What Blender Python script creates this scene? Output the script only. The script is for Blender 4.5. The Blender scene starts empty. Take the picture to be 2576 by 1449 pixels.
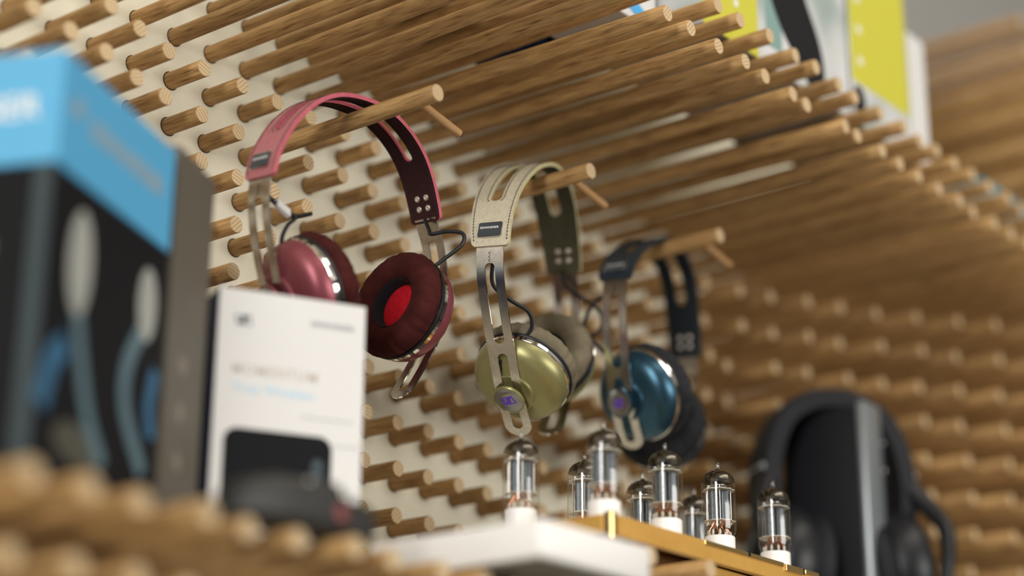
import bpy, bmesh, math, random
from mathutils import Vector, Matrix
random.seed(7)
U = 0.035            # one peg-grid step in metres
Z0 = 1.93            # height of the first peg row below the canopy
def G(x, y, z): return Vector((x*U, y*U, Z0+z*U))
sc = bpy.context.scene
C = sc.collection
# ------------------------------------------------------------------ camera
cam = bpy.data.cameras.new('camera'); co = bpy.data.objects.new('camera', cam); C.objects.link(co)
right = Vector((0.62210543, -(-0.78290936)*-1, 0.00614602))
fwd = Vector((0.7395188, 0.59016848, 0.32374851))
down = Vector((0.25709293, 0.19686061, -0.94612321))
up = -down
rm = Matrix((right, up, -fwd)).transposed()
co.matrix_world = Matrix.Translation(G(-22.439, -27.5525, -16.501)) @ rm.to_4x4()
cam.sensor_width = 36; cam.lens = 67.70; cam.clip_start = 0.02
cam.dof.use_dof = True; cam.dof.focus_distance = 38.6*U; cam.dof.aperture_fstop = 1.7
cam.dof.aperture_blades = 0
sc.camera = co
# ------------------------------------------------------------------ world, daylight, exposure
w = bpy.data.worlds.new('world'); sc.world = w; w.use_nodes = True
w.node_tree.nodes['Background'].inputs[0].default_value = (1.0, 0.93, 0.82, 1)
w.node_tree.nodes['Background'].inputs[1].default_value = 0.15
def area(name, loc, target, sx, sy, power, col):
    l = bpy.data.lights.new(name, 'AREA'); l.shape = 'RECTANGLE'; l.size = sx; l.size_y = sy; l.energy = power; l.color = col
    o = bpy.data.objects.new(name, l); C.objects.link(o); o.location = loc
    o.rotation_euler = (Vector(target)-Vector(loc)).to_track_quat('-Z', 'Y').to_euler(); return o
area('window_daylight', (-3.02, -1.22, 2.15), (0.3, -0.25, 1.9), 0.95, 1.9, 100, (1.0, 0.97, 0.93))
area('shopfront_daylight', (0.6, -4.9, 1.75), (0.5, 0, 1.75), 3.0, 1.8, 146, (1.0, 0.965, 0.92))
area('ceiling_fill', (0.4, -1.3, 3.16), (0.4, -1.3, 0), 2.0, 0.5, 16, (1.0, 0.92, 0.80))  # unseen overhead fill, added only to lift the light
vs = sc.view_settings
vs.view_transform = 'Standard'; vs.look = 'None'; vs.gamma = 1; vs.use_curve_mapping = False; vs.exposure = -0.04

# ------------------------------------------------------------------ materials
def mat(name, col, rough=0.5, metal=0.0, spec=0.5, **k):
    m = bpy.data.materials.new(name); m.use_nodes = True
    b = m.node_tree.nodes['Principled BSDF']
    b.inputs['Base Color'].default_value = (*col, 1); b.inputs['Roughness'].default_value = rough
    b.inputs['Metallic'].default_value = metal; b.inputs['Specular IOR Level'].default_value = spec
    for a, v in k.items(): b.inputs[a].default_value = v
    return m
def nodes(m): return m.node_tree.nodes, m.node_tree.links, m.node_tree.nodes['Principled BSDF']
def ramp(n, stops):
    r = n.new('ShaderNodeValToRGB'); e = r.color_ramp.elements
    e[0].position, e[0].color = stops[0][0], (*stops[0][1], 1)
    e[1].position, e[1].color = stops[-1][0], (*stops[-1][1], 1)
    for p, c in stops[1:-1]: x = e.new(p); x.color = (*c, 1)
    return r
def tex_mat(name, stops, scale=(1, 1, 1), noise=20, detail=4, rough=0.6, bump=0.0, bscale=None, rnd=False, metal=0.0, spec=0.5):
    """procedural noise colour on object coordinates, optional bump and per-object shift"""
    m = mat(name, stops[0][1], rough, metal, spec); n, l, b = nodes(m)
    tc = n.new('ShaderNodeTexCoord'); mp = n.new('ShaderNodeMapping'); mp.inputs['Scale'].default_value = scale
    l.new(tc.outputs['Object'], mp.inputs[0])
    vec = mp.outputs[0]
    if rnd:
        oi = n.new('ShaderNodeObjectInfo'); ml = n.new('ShaderNodeMath'); ml.operation = 'MULTIPLY'; ml.inputs[1].default_value = 60
        l.new(oi.outputs['Random'], ml.inputs[0]); l.new(ml.outputs[0], mp.inputs['Location'])
    t = n.new('ShaderNodeTexNoise'); t.inputs['Scale'].default_value = noise; t.inputs['Detail'].default_value = detail
    l.new(vec, t.inputs['Vector'])
    r = ramp(n, stops); l.new(t.outputs['Fac'], r.inputs[0])
    col = r.outputs[0]
    if rnd:
        hs = n.new('ShaderNodeHueSaturation'); mr = n.new('ShaderNodeMapRange'); mr.inputs['To Min'].default_value = 0.82; mr.inputs['To Max'].default_value = 1.12
        l.new(oi.outputs['Random'], mr.inputs[0]); l.new(mr.outputs[0], hs.inputs['Value']); l.new(col, hs.inputs['Color']); col = hs.outputs[0]
    l.new(col, b.inputs['Base Color'])
    if bump:
        t2 = n.new('ShaderNodeTexNoise'); t2.inputs['Scale'].default_value = bscale or noise*3; t2.inputs['Detail'].default_value = 3
        l.new(vec, t2.inputs['Vector'])
        bp = n.new('ShaderNodeBump'); bp.inputs['Strength'].default_value = bump; bp.inputs['Distance'].default_value = 0.001
        l.new(t2.outputs['Fac'], bp.inputs['Height']); l.new(bp.outputs[0], b.inputs['Normal'])
    return m
M = {}
M['beech'] = tex_mat('beech_wood', [(0.28, (0.17, 0.085, 0.030)), (0.42, (0.36, 0.205, 0.078)), (0.58, (0.47, 0.285, 0.112)), (0.75, (0.54, 0.345, 0.150))], scale=(1, 0.075, 1), noise=620, detail=6, rough=0.55, bump=0.25, rnd=True, spec=0.3)
def endgrain():
    m = mat('beech_end_grain', (0.6, 0.4, 0.22), 0.7, spec=0.2); n, l, b = nodes(m)
    tc = n.new('ShaderNodeTexCoord'); oi = n.new('ShaderNodeObjectInfo'); mp = n.new('ShaderNodeMapping')
    cb = n.new('ShaderNodeCombineXYZ'); ml = n.new('ShaderNodeMath'); ml.operation = 'MULTIPLY'; ml.inputs[1].default_value = 6.2
    l.new(oi.outputs['Random'], ml.inputs[0]); l.new(ml.outputs[0], cb.inputs['Y']); l.new(cb.outputs[0], mp.inputs['Rotation'])
    l.new(tc.outputs['Object'], mp.inputs[0])
    wv = n.new('ShaderNodeTexWave'); wv.inputs['Scale'].default_value = 120; wv.inputs['Distortion'].default_value = 1.6; wv.inputs['Detail'].default_value = 2
    l.new(mp.outputs[0], wv.inputs['Vector'])
    r = ramp(n, [(0.0, (0.37, 0.255, 0.135)), (0.10, (0.50, 0.365, 0.205)), (0.5, (0.56, 0.42, 0.25)), (1.0, (0.60, 0.45, 0.27))]); l.new(wv.outputs['Fac'], r.inputs[0]); l.new(r.outputs[0], b.inputs['Base Color'])
    return m
M['end'] = endgrain(); M['hole'] = mat('peg_hole_shadow_gap', (0.06, 0.04, 0.025), 0.9)
M['wall'] = tex_mat('painted_wall', [(0.35, (0.68, 0.645, 0.51)), (0.65, (0.76, 0.72, 0.58))], noise=6, detail=6, rough=0.85, bump=0.25, bscale=350, spec=0.2)
M['floor'] = tex_mat('grey_floor', [(0.3, (0.045, 0.036, 0.030)), (0.7, (0.065, 0.052, 0.042))], noise=3, rough=0.6)
M['room_wall'] = tex_mat('room_wall_paint', [(0.3, (0.17, 0.16, 0.145)), (0.7, (0.21, 0.20, 0.18))], noise=3, rough=0.9)
M['dim_wall'] = mat('dim_wall_grey', (0.27, 0.265, 0.25), 0.8)  # darker grey carries the dim light of the upper wall
M['ceiling'] = tex_mat('ceiling_paint', [(0.3, (0.6, 0.58, 0.54)), (0.7, (0.66, 0.64, 0.6))], noise=3, rough=0.9)
M['steel'] = tex_mat('brushed_steel', [(0.3, (0.46, 0.43, 0.40)), (0.7, (0.58, 0.55, 0.51))], scale=(1, 1, 1), noise=300, rough=0.22, metal=1.0)
M['rivet'] = mat('brushed_rivet', (0.66, 0.62, 0.56), 0.38, 0.8)
M['chrome'] = mat('chrome', (0.8, 0.78, 0.74), 0.06, 1.0)
M['black_rubber'] = mat('black_rubber', (0.008, 0.009, 0.011), 0.45, spec=0.35)
M['black_plastic'] = mat('black_plastic', (0.008, 0.009, 0.012), 0.38, spec=0.35)
M['black_matte'] = tex_mat('black_matte', [(0.3, (0.006, 0.007, 0.010)), (0.7, (0.011, 0.012, 0.016))], noise=400, rough=0.6, bump=0.2, spec=0.25)
M['mesh_black'] = mat('speaker_mesh', (0.012, 0.013, 0.016), 0.7, spec=0.2)
def leather(name, a, b_, rough=0.6): return tex_mat(name, [(0.3, a), (0.7, b_)], noise=260, detail=3, rough=rough, bump=0.35, bscale=900, spec=0.35)
M['pink_leather'] = leather('pink_leather', (0.35, 0.118, 0.130), (0.42, 0.148, 0.162))
M['pink_edge'] = leather('pink_leather_edge', (0.46, 0.095, 0.135), (0.54, 0.12, 0.16))
M['maroon_suede'] = leather('maroon_suede', (0.022, 0.005, 0.006), (0.036, 0.008, 0.009), 0.95)
M['maroon_shell'] = mat('maroon_shell', (0.25, 0.060, 0.075), 0.36, 0.4)
M['maroon_pad'] = tex_mat('maroon_velour', [(0.3, (0.036, 0.0075, 0.0070)), (0.7, (0.062, 0.014, 0.0125))], noise=90, rough=0.95, bump=0.3, bscale=500, spec=0.1)
M['red_cloth'] = tex_mat('red_cloth', [(0.3, (0.36, 0.006, 0.014)), (0.7, (0.50, 0.012, 0.022))], noise=600, rough=0.9, bump=0.4, spec=0.1)
M['cream_leather'] = tex_mat('cream_leather', [(0.30, (0.43, 0.38, 0.275)), (0.45, (0.51, 0.46, 0.345)), (0.75, (0.56, 0.51, 0.39))], noise=420, detail=3, rough=0.6, bump=0.4, bscale=900, spec=0.35)
M['cream_edge'] = leather('cream_leather_edge', (0.52, 0.48, 0.26), (0.60, 0.56, 0.32))
M['olive_suede'] = leather('olive_suede', (0.060, 0.055, 0.030), (0.085, 0.078, 0.045), 0.95)
M['olive_shell'] = mat('olive_shell', (0.27, 0.255, 0.110), 0.36, 0.5)
M['olive_pad'] = tex_mat('olive_velour', [(0.3, (0.125, 0.105, 0.070)), (0.7, (0.185, 0.158, 0.108))], noise=90, rough=0.95, bump=0.3, bscale=500, spec=0.1)
M['black_cloth'] = mat('black_cloth', (0.008, 0.009, 0.012), 0.9)
M['navy_leather'] = leather('navy_leather', (0.010, 0.018, 0.030), (0.016, 0.027, 0.042), 0.5)
M['navy_edge'] = leather('navy_leather_edge', (0.012, 0.022, 0.036), (0.018, 0.03, 0.046), 0.5)
M['navy_suede'] = leather('navy_suede', (0.008, 0.012, 0.018), (0.014, 0.02, 0.028), 0.9)
M['blue_shell'] = mat('blue_shell', (0.030, 0.085, 0.130), 0.30, 0.7)
M['navy_pad'] = tex_mat('charcoal_velour', [(0.3, (0.014, 0.015, 0.018)), (0.7, (0.024, 0.025, 0.029))], noise=90, spec=0.2, rough=0.9, bump=0.3, bscale=500)
M['purple'] = mat('purple_foil', (0.13, 0.035, 0.62), 0.35, 0.2)
M['white_plastic'] = mat('white_plastic', (0.87, 0.86, 0.84), 0.35)
M['white_card'] = mat('white_card', (0.64, 0.635, 0.625), 0.6, spec=0.3)
M['white_ink'] = mat('white_ink', (0.75, 0.76, 0.76), 0.5)
M['badge'] = mat('badge_enamel', (0.035, 0.045, 0.055), 0.12)
M['stitch_dark'] = mat('dark_green_thread', (0.015, 0.035, 0.035), 0.8)
M['stitch_maroon'] = mat('black_thread', (0.012, 0.008, 0.010), 0.8)
def spun():
    m = mat('spun_steel', (0.30, 0.30, 0.31), 0.20, 1.0); n, l, b = nodes(m)
    b.inputs['Anisotropic'].default_value = 0.9
    t = n.new('ShaderNodeTangent'); t.direction_type = 'RADIAL'; t.axis = 'Z'; l.new(t.outputs[0], b.inputs['Tangent'])
    return m
M['spun'] = spun()
M['gold'] = tex_mat('gold_anodised', [(0.3, (0.62, 0.34, 0.075)), (0.7, (0.72, 0.42, 0.105))], noise=40, rough=0.42, metal=0.3)
M['gold_bright'] = mat('polished_gold', (0.90, 0.62, 0.25), 0.2, 0.9)
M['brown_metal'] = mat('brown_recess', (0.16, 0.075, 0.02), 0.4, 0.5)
M['anode'] = tex_mat('tube_anode', [(0.3, (0.11, 0.13, 0.15)), (0.7, (0.16, 0.185, 0.205))], noise=200, rough=0.4, metal=0.25)
M['mica'] = mat('mica', (0.6, 0.58, 0.52), 0.3)
M['copper'] = mat('copper_wire', (0.62, 0.27, 0.16), 0.3, 0.9)
M['grid_wire'] = mat('nickel', (0.5, 0.49, 0.46), 0.3, 1.0)
def glass(name, tint, edge):
    m = bpy.data.materials.new(name); m.use_nodes = True; n, l = m.node_tree.nodes, m.node_tree.links
    n.remove(n['Principled BSDF']); out = n['Material Output']
    tr = n.new('ShaderNodeBsdfTransparent'); gl = n.new('ShaderNodeBsdfGlossy'); gl.inputs['Roughness'].default_value = 0.02
    lw = n.new('ShaderNodeLayerWeight'); lw.inputs['Blend'].default_value = 0.35
    r = ramp(n, [(0.0, tint), (0.55, tint), (1.0, edge)]); l.new(lw.outputs['Facing'], r.inputs[0]); l.new(r.outputs[0], tr.inputs[0])
    lf = n.new('ShaderNodeLayerWeight'); lf.inputs['Blend'].default_value = 0.5
    fr = ramp(n, [(0.0, (0.07,)*3), (0.55, (0.09,)*3), (0.85, (0.22,)*3), (1.0, (0.75,)*3)]); l.new(lf.outputs['Facing'], fr.inputs[0])
    mx = n.new('ShaderNodeMixShader'); l.new(fr.outputs[0], mx.inputs[0]); l.new(tr.outputs[0], mx.inputs[1]); l.new(gl.outputs[0], mx.inputs[2])
    l.new(mx.outputs[0], out.inputs[0]); return m
M['glass'] = glass('tube_glass', (0.97, 0.97, 0.96), (0.62, 0.58, 0.50))
def getter():
    m = mat('getter_film', (0.12, 0.10, 0.065), 0.08, 1.0); n, l, b = nodes(m)
    tr = n.new('ShaderNodeBsdfTransparent'); tr.inputs[0].default_value = (0.55, 0.48, 0.36, 1); mx = n.new('ShaderNodeMixShader')
    tc = n.new('ShaderNodeTexCoord'); sp = n.new('ShaderNodeSeparateXYZ'); mr = n.new('ShaderNodeMapRange'); l.new(tc.outputs['Object'], sp.inputs[0]); l.new(sp.outputs['Z'], mr.inputs[0])
    mr.inputs['From Min'].default_value = 1.48*U; mr.inputs['From Max'].default_value = 1.60*U; mr.inputs['To Min'].default_value = 0.15; mr.inputs['To Max'].default_value = 0.9
    l.new(mr.outputs[0], mx.inputs[0]); l.new(tr.outputs[0], mx.inputs[1]); l.new(b.outputs[0], mx.inputs[2]); l.new(mx.outputs[0], n['Material Output'].inputs[0]); return m
M['getter'] = getter()
M['box_blue'] = mat('box_blue_print', (0.082, 0.37, 0.64), 0.42)
M['box_black'] = mat('box_black_print', (0.007, 0.0075, 0.009), 0.7, spec=0.12)
M['box_slate'] = mat('box_slate_print', (0.035, 0.052, 0.060), 0.6, spec=0.25)
M['print_ice'] = mat('print_ice_blue', (0.10, 0.165, 0.20), 0.6, spec=0.2)
M['print_grey'] = mat('print_pale_grey', (0.34, 0.355, 0.33), 0.5)
M['print_blue'] = mat('print_mid_blue', (0.035, 0.12, 0.22), 0.6, spec=0.2)
M['print_olive'] = mat('print_dull_khaki', (0.06, 0.06, 0.045), 0.5)
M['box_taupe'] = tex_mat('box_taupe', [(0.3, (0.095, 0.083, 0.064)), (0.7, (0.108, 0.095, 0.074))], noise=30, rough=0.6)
M['print_taupe'] = mat('print_pale_taupe', (0.20, 0.175, 0.145), 0.6)
M['navy_print'] = mat('box_navy_print', (0.006, 0.040, 0.14), 0.6, spec=0.2)
M['tan_ink'] = mat('tan_ink', (0.52, 0.47, 0.42), 0.6)
M['sky_ink'] = mat('sky_ink', (0.40, 0.60, 0.74), 0.6)
M['grey_ink'] = mat('grey_ink', (0.25, 0.25, 0.27), 0.6)
M['pale_line'] = mat('pale_line', (0.40, 0.42, 0.45), 0.6)
M['yellow_print'] = mat('yellow_green_print', (0.55, 0.52, 0.045), 0.5)
M['photo_pale'] = tex_mat('photo_pale', [(0.35, (0.30, 0.36, 0.34)), (0.5, (0.52, 0.54, 0.54)), (0.7, (0.62, 0.62, 0.63))], noise=14, detail=1, rough=0.5)
M['photo_teal'] = mat('photo_teal', (0.20, 0.32, 0.30), 0.5)
M['photo_black'] = mat('photo_black', (0.008, 0.008, 0.010), 0.7, spec=0.2)
M['cyan_print'] = mat('cyan_print', (0.06, 0.36, 0.75), 0.45)
M['deep_navy'] = mat('deep_navy_print', (0.006, 0.028, 0.085), 0.6, spec=0.2)
M['teal_box'] = mat('teal_box', (0.03, 0.22, 0.30), 0.5)
M['grey_metal'] = mat('satin_grey', (0.30, 0.33, 0.35), 0.3, 0.6)
M['silver_line'] = mat('silver_trim', (0.55, 0.6, 0.66), 0.3, 0.7)
M['led_red'] = mat('red_button', (0.17, 0.028, 0.028), 0.35)
M['copper_stud'] = mat('copper_stud', (0.75, 0.36, 0.2), 0.2, 1.0)

# ------------------------------------------------------------------ mesh helpers
def finish(bm, name, mats, parent=None, mw=None, smooth=True, angle=35):
    me = bpy.data.meshes.new(name); bmesh.ops.recalc_face_normals(bm, faces=bm.faces); bm.to_mesh(me); bm.free()
    for m in (mats if isinstance(mats, (list, tuple)) else [mats]): me.materials.append(m)
    if smooth:
        for f in me.polygons: f.use_smooth = True
        me.set_sharp_from_angle(angle=math.radians(angle))
    o = bpy.data.objects.new(name, me); C.objects.link(o)
    if parent: o.parent = parent
    if mw is not None: o.matrix_basis = mw
    return o
def tag(o, label, cat=None, group=None, kind=None):
    if label: o['label'] = label
    if cat: o['category'] = cat
    if group: o['group'] = group
    if kind: o['kind'] = kind
    return o
def empty(name, loc, rot=None, label=None, cat=None, group=None):
    o = bpy.data.objects.new(name, None); C.objects.link(o); o.empty_display_size = 0.02
    if rot is not None: o.matrix_basis = Matrix.Translation(loc) @ rot.to_4x4()
    else: o.location = loc
    return tag(o, label, cat, group)
def struct(o): o['kind'] = 'structure'; return o
def box(bm, x0, x1, y0, y1, z0, z1, bev=0.0, mi=0, mtx=None):
    r = bmesh.ops.create_cube(bm, size=1.0)
    vs_ = r['verts']
    for v in vs_: v.co = Vector(((x0+x1)/2+v.co.x*(x1-x0), (y0+y1)/2+v.co.y*(y1-y0), (z0+z1)/2+v.co.z*(z1-z0)))
    fs = set(f for v in vs_ for f in v.link_faces)
    if bev:
        es = list(set(e for v in vs_ for e in v.link_edges))
        rr = bmesh.ops.bevel(bm, geom=es, offset=bev, segments=2, affect='EDGES', profile=0.5)
        fs = set(rr['faces']) | set(f for f in fs if f.is_valid)
        vs_ = list(set(v for f in fs for v in f.verts))
    for f in fs: f.material_index = mi
    if mtx is not None:
        for v in set(v for f in fs for v in f.verts): v.co = mtx @ v.co
def lathe(bm, prof, n=48, mi=0, cap0=True, cap1=True, mtx=None, wob=None):
    rings = []
    for (r, z) in prof:
        rg = []
        for k in range(n):
            a = 2*math.pi*k/n; rr = r; zz = z
            if wob: rr, zz = wob(r, z, a)
            v = Vector((rr*math.cos(a), rr*math.sin(a), zz))
            rg.append(bm.verts.new(mtx @ v if mtx is not None else v))
        rings.append(rg)
    for i in range(len(rings)-1):
        for k in range(n):
            f = bm.faces.new((rings[i][k], rings[i][(k+1) % n], rings[i+1][(k+1) % n], rings[i+1][k])); f.material_index = mi
    if cap0: bm.faces.new(rings[0][::-1]).material_index = mi
    if cap1: bm.faces.new(rings[-1]).material_index = mi
def catmull(pts, n=12):
    P = [Vector(p) for p in pts]; P = [2*P[0]-P[1]]+P+[2*P[-1]-P[-2]]; out = []
    for i in range(1, len(P)-2):
        for k in range(n):
            t = k/n; a, b, c, d = P[i-1:i+3]
            out.append(0.5*((2*b)+(c-a)*t+(2*a-5*b+4*c-d)*t*t+(3*b-a-3*c+d)*t**3))
    out.append(P[-2]); return out
def tube(bm, pts, r, n=10, mi=0, smooth_n=8):
    path = catmull(pts, smooth_n) if smooth_n else [Vector(p) for p in pts]
    prev = None; rings = []
    for i, p in enumerate(path):
        t = (path[min(i+1, len(path)-1)]-path[max(i-1, 0)]).normalized()
        if prev is None: nrm = t.orthogonal().normalized()
        else: nrm = (prev-prev.dot(t)*t).normalized()
        prev = nrm; bn = t.cross(nrm); rr = r(i/(len(path)-1)) if callable(r) else r
        rings.append([bm.verts.new(p+rr*(math.cos(2*math.pi*k/n)*nrm+math.sin(2*math.pi*k/n)*bn)) for k in range(n)])
    for i in range(len(rings)-1):
        for k in range(n):
            bm.faces.new((rings[i][k], rings[i][(k+1) % n], rings[i+1][(k+1) % n], rings[i+1][k])).material_index = mi
    bm.faces.new(rings[0][::-1]).material_index = mi; bm.faces.new(rings[-1]).material_index = mi
def prism(bm, poly, z0, z1, mtx=None, mi=0):
    a = [bm.verts.new(Vector((x, y, z0))) for x, y in poly]; b = [bm.verts.new(Vector((x, y, z1))) for x, y in poly]
    if mtx is not None:
        for v in a+b: v.co = mtx @ v.co
    n = len(poly)
    bm.faces.new(a[::-1]).material_index = mi; bm.faces.new(b).material_index = mi
    for i in range(n): bm.faces.new((a[i], a[(i+1) % n], b[(i+1) % n], b[i])).material_index = mi
def rrect(w_, h_, r, n=6, cx=0, cy=0):
    out = []
    for sx, sy, a0 in ((1, 1, 0), (-1, 1, 90), (-1, -1, 180), (1, -1, 270)):
        for k in range(n+1):
            a = math.radians(a0+90*k/n); out.append((cx+sx*(w_/2-r)+r*math.cos(a), cy+sy*(h_/2-r)+r*math.sin(a)))
    return out
def text_mesh(name, s, size, m, parent, mtx, thick=0.0002, bold=True):
    cu = bpy.data.curves.new(name, 'FONT'); cu.body = s; cu.size = size; cu.extrude = thick; cu.align_x = 'CENTER'; cu.align_y = 'CENTER'
    cu.space_character = 1.12
    if bold: cu.offset = size*0.02
    t = bpy.data.objects.new(name, cu); C.objects.link(t)
    dg = bpy.context.evaluated_depsgraph_get(); me = bpy.data.meshes.new_from_object(t.evaluated_get(dg)); bpy.data.objects.remove(t)
    me.materials.clear(); me.materials.append(m)
    o = bpy.data.objects.new(name, me); C.objects.link(o); o.parent = parent; o.matrix_basis = mtx; return o
def emblem_bm(size):
    """slanted S inside a thin slanted frame, x right y up, centred, width about size"""
    bm = bmesh.new(); k = size/515.0
    def q(pts): return [((x-707)*k, -(y-752)*k) for x, y in pts]
    S = q([(705, 603), (905, 598), (918, 655), (850, 662), (805, 700), (780, 770), (760, 840), (742, 905), (518, 908), (505, 862), (560, 850), (615, 800), (640, 735), (662, 660), (680, 620)])
    h = size*0.02
    prism(bm, S, 0, h)
    for pl in ([(450, 625), (705, 612), (705, 637), (455, 650)], [(450, 625), (490, 623), (548, 835), (500, 850)], [(742, 885), (965, 880), (965, 903), (742, 906)], [(880, 655), (918, 655), (965, 880), (925, 882)]):
        prism(bm, q(pl), 0, h*0.9)
    return bm

# ------------------------------------------------------------------ the room
def plane(name, pts, m):
    bm = bmesh.new(); bm.faces.new([bm.verts.new(p) for p in pts]); return finish(bm, name, m, smooth=False)
def room(name, a, m):
    bm = bmesh.new(); box(bm, *a); return struct(finish(bm, name, m, smooth=False))
room('wall_back', (-3.1, 5.2, 0, 0.12, 0, 3.2), M['wall'])
room('floor', (-3.2, 5.3, -5.1, 0.12, -0.1, 0), M['floor'])
bm = bmesh.new(); box(bm, 0.75, 5.19, -0.03, -0.001, Z0+10.75*U, 3.199); o = finish(bm, 'dim_wall_panel', M['dim_wall'], smooth=False); struct(o)  # added panel, its grey stands for the wall falling into shade
room('ceiling', (-3.2, 5.3, -5.1, 0.12, 3.2, 3.3), M['ceiling'])
room('wall_left', (-3.2, -3.08, -5.1, 0, 0, 3.2), M['room_wall'])
room('wall_right', (5.2, 5.3, -5.1, 0.12, 0, 3.2), M['room_wall'])
room('wall_front', (-3.2, 5.3, -5.1, -4.98, 0, 3.2), M['room_wall'])

# ------------------------------------------------------------------ pegs
R0 = 0.178
_peg = {}
def peg_mesh(L, r=R0):
    L = round(L*20)/20; key = (L, r)
    if key in _peg: return _peg[key]
    bm = bmesh.new(); mt = Matrix.Rotation(math.radians(90), 4, 'X')   # local z -> -y
    prof = [(r*U, 0.0), (r*U, (L-0.02)*U), ((r-0.012)*U, L*U)]
    lathe(bm, prof, 20, 0, True, False, mt)
    top = [v for v in bm.verts if abs(v.co.y+L*U) < 1e-6]
    f = bm.faces.new(top); f.material_index = 1
    lathe(bm, [(r*U, 0.003*U), ((r+0.020)*U, 0.003*U), ((r+0.024)*U, 0.0)], 20, 2, False, False, mt)
    me = bpy.data.meshes.new('peg'); bmesh.ops.recalc_face_normals(bm, faces=bm.faces); bm.to_mesh(me); bm.free()
    me.materials.append(M['beech']); me.materials.append(M['end']); me.materials.append(M['hole'])
    for p in me.polygons: p.use_smooth = True
    me.set_sharp_from_angle(angle=math.radians(40))
    _peg[key] = me; return me
NUM = ['', 'first', 'second', 'third', 'fourth', 'fifth', 'sixth', 'seventh', 'eighth', 'ninth', 'tenth', 'eleventh', 'twelfth', 'thirteenth', 'fourteenth', 'fifteenth', 'sixteenth', 'seventeenth', 'eighteenth', 'nineteenth', 'twentieth']
def ordinal(n):
    if n <= 20: return NUM[n]
    tens = {2: 'twenty', 3: 'thirty', 4: 'forty', 5: 'fifty', 6: 'sixty'}
    if n % 10 == 0: return tens[n//10][:-1]+'ieth'
    return tens[n//10]+'-'+NUM[n % 10]
CAN = 8.55
rj = random.Random(3)
def length(i, j):
    if j in (-1, -2) and i >= 0: return CAN + rj.uniform(-0.06, 0.06)
    if j in (11, 12): return 8.25 + rj.uniform(-0.12, 0.2)
    if j <= -3: return 7.0 + rj.uniform(-0.1, 0.1)
    if i < 0: return (1.15 + 0.22*(-i) + (0.1 if i < -1 else 0.0)) + (0.0 if j < 2 else 0.0)
    if i in (18, 19) and 2 <= j <= 9: return 1.8 + rj.uniform(-0.1, 0.05)
    if i > 13: return min(1.05 + 0.031*(i-13)**2, 9.0) + rj.uniform(-0.12, 0.12)
    return 1.03 + rj.uniform(-0.04, 0.04)
pegs = []
for j in range(-12, 13):
    for i in range(-9, 48):
        if j < -2 and (i < 28 or j < -10): continue
        if j == 1 and i in (3, 8, 13): continue
        pegs.append((i, j, length(i, j)))
pegs += [(5.3, 10, 8.59), (6.86, 10, 8.79)]
pegs = [t for t in pegs if not (t[1] == 10 and t[0] in (5, 6, 7))]
#PEGS_SELECT
def project(x, y, z):
    d = Vector((x+22.439, y+27.5525, z+16.501)); t = d.dot(fwd); return 1288+4844.1*d.dot(right)/t, 724.5+4844.1*d.dot(down)/t, t
def seen(p):
    i, j, L = p; best = 0
    for k in range(9):
        u, v, t = project(i, -L*k/8, -j)
        if -60 < u < 2636 and -60 < v < 1509: best += 1/t
    return best*L
pegs = [(seen(p), p) for p in pegs]
pegs = [p for p in pegs if p[0] > 0]
# pegs entirely behind other things, (row: columns)
HID_ROWS = {
    -10: [34, 35, 36, 37, 38, 39, 40, 41, 42, 43, 44, 45],
    -9: [33, 34, 35, 36, 37, 38, 39, 40, 41, 42, 43, 44, 45],
    -8: [31, 32, 33, 34, 35, 36, 37, 38, 39, 40, 41, 42, 43, 44, 45],
    -7: [32, 33, 34, 35, 36, 37, 38, 39, 40, 41, 42, 43, 44],
    -6: [31, 32, 33, 34, 35, 36, 37, 38, 39, 40, 41, 42, 43, 44],
    -5: [31, 32, 33, 34, 35, 36, 37, 38, 39, 40, 41, 42, 43, 44],
    -4: [28, 29, 30, 31, 32, 33, 34, 35, 36, 37, 38, 39, 40, 41, 42, 43, 44],
    -3: [28, 29, 30, 31, 32, 33, 34, 35, 36, 37, 38, 39, 40, 41, 42, 43, 44],
    -2: [1, 26, 27, 28, 29, 30, 31, 32, 33, 34, 35, 36, 37, 38, 39, 40, 41, 42, 43],
    -1: [-2, 30, 31, 32, 33, 34, 35, 36, 37, 38, 39, 40, 41, 42, 43],
    0: [-4, 10, 30, 31, 32, 33, 34, 35, 36, 37, 38, 39, 40, 41, 42, 43],
    1: [-5, 31, 32, 33, 34, 35, 36, 37, 38, 39, 40, 41, 42, 43],
    2: [-5, -3, -2, -1, 31, 32, 33, 34, 35, 36, 37, 38, 39, 40, 41, 42, 43],
    3: [-5, -4, -3, -2, -1, 0, 1, 5, 7, 8, 12, 13, 16, 17, 23, 31, 32, 33, 34, 35, 36, 37, 38, 39, 40, 41, 42],
    4: [-5, -4, -3, -2, -1, 0, 1, 4, 5, 6, 7, 8, 11, 12, 13, 17, 23, 31, 32, 33, 34, 35, 36, 37, 38, 39, 40, 41, 42],
    5: [-4, -3, -2, -1, 0, 1, 3, 4, 5, 23, 24, 31, 32, 33, 34, 35, 36, 37, 38, 39, 40],
    6: [-4, -3, -2, -1, 0, 1, 3, 4, 5, 23, 31, 32, 33, 34, 35],
    7: [-4, -3, -2, -1, 0, 1, 3, 4, 5, 14, 15, 16, 17, 18, 19, 20, 21, 22, 23, 24, 27, 28, 29],
    8: [-4, -3, -2, -1, 0, 1, 3, 4, 5, 10, 11, 12, 13, 14, 15, 16, 17, 18, 19, 20, 21],
    9: [-4, -3, -2, -1, 0, 1, 2, 3, 4, 5, 7, 8, 9, 10, 11, 12],
    10: [-4, -3, -2, -1, 0, 1, 2, 3, 4],
    11: [2, 3],
    12: [-5, -4],
}
HIDDEN = set((i, j) for j, c in HID_ROWS.items() for i in c)
pegs.sort(key=lambda a: -a[0])
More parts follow.
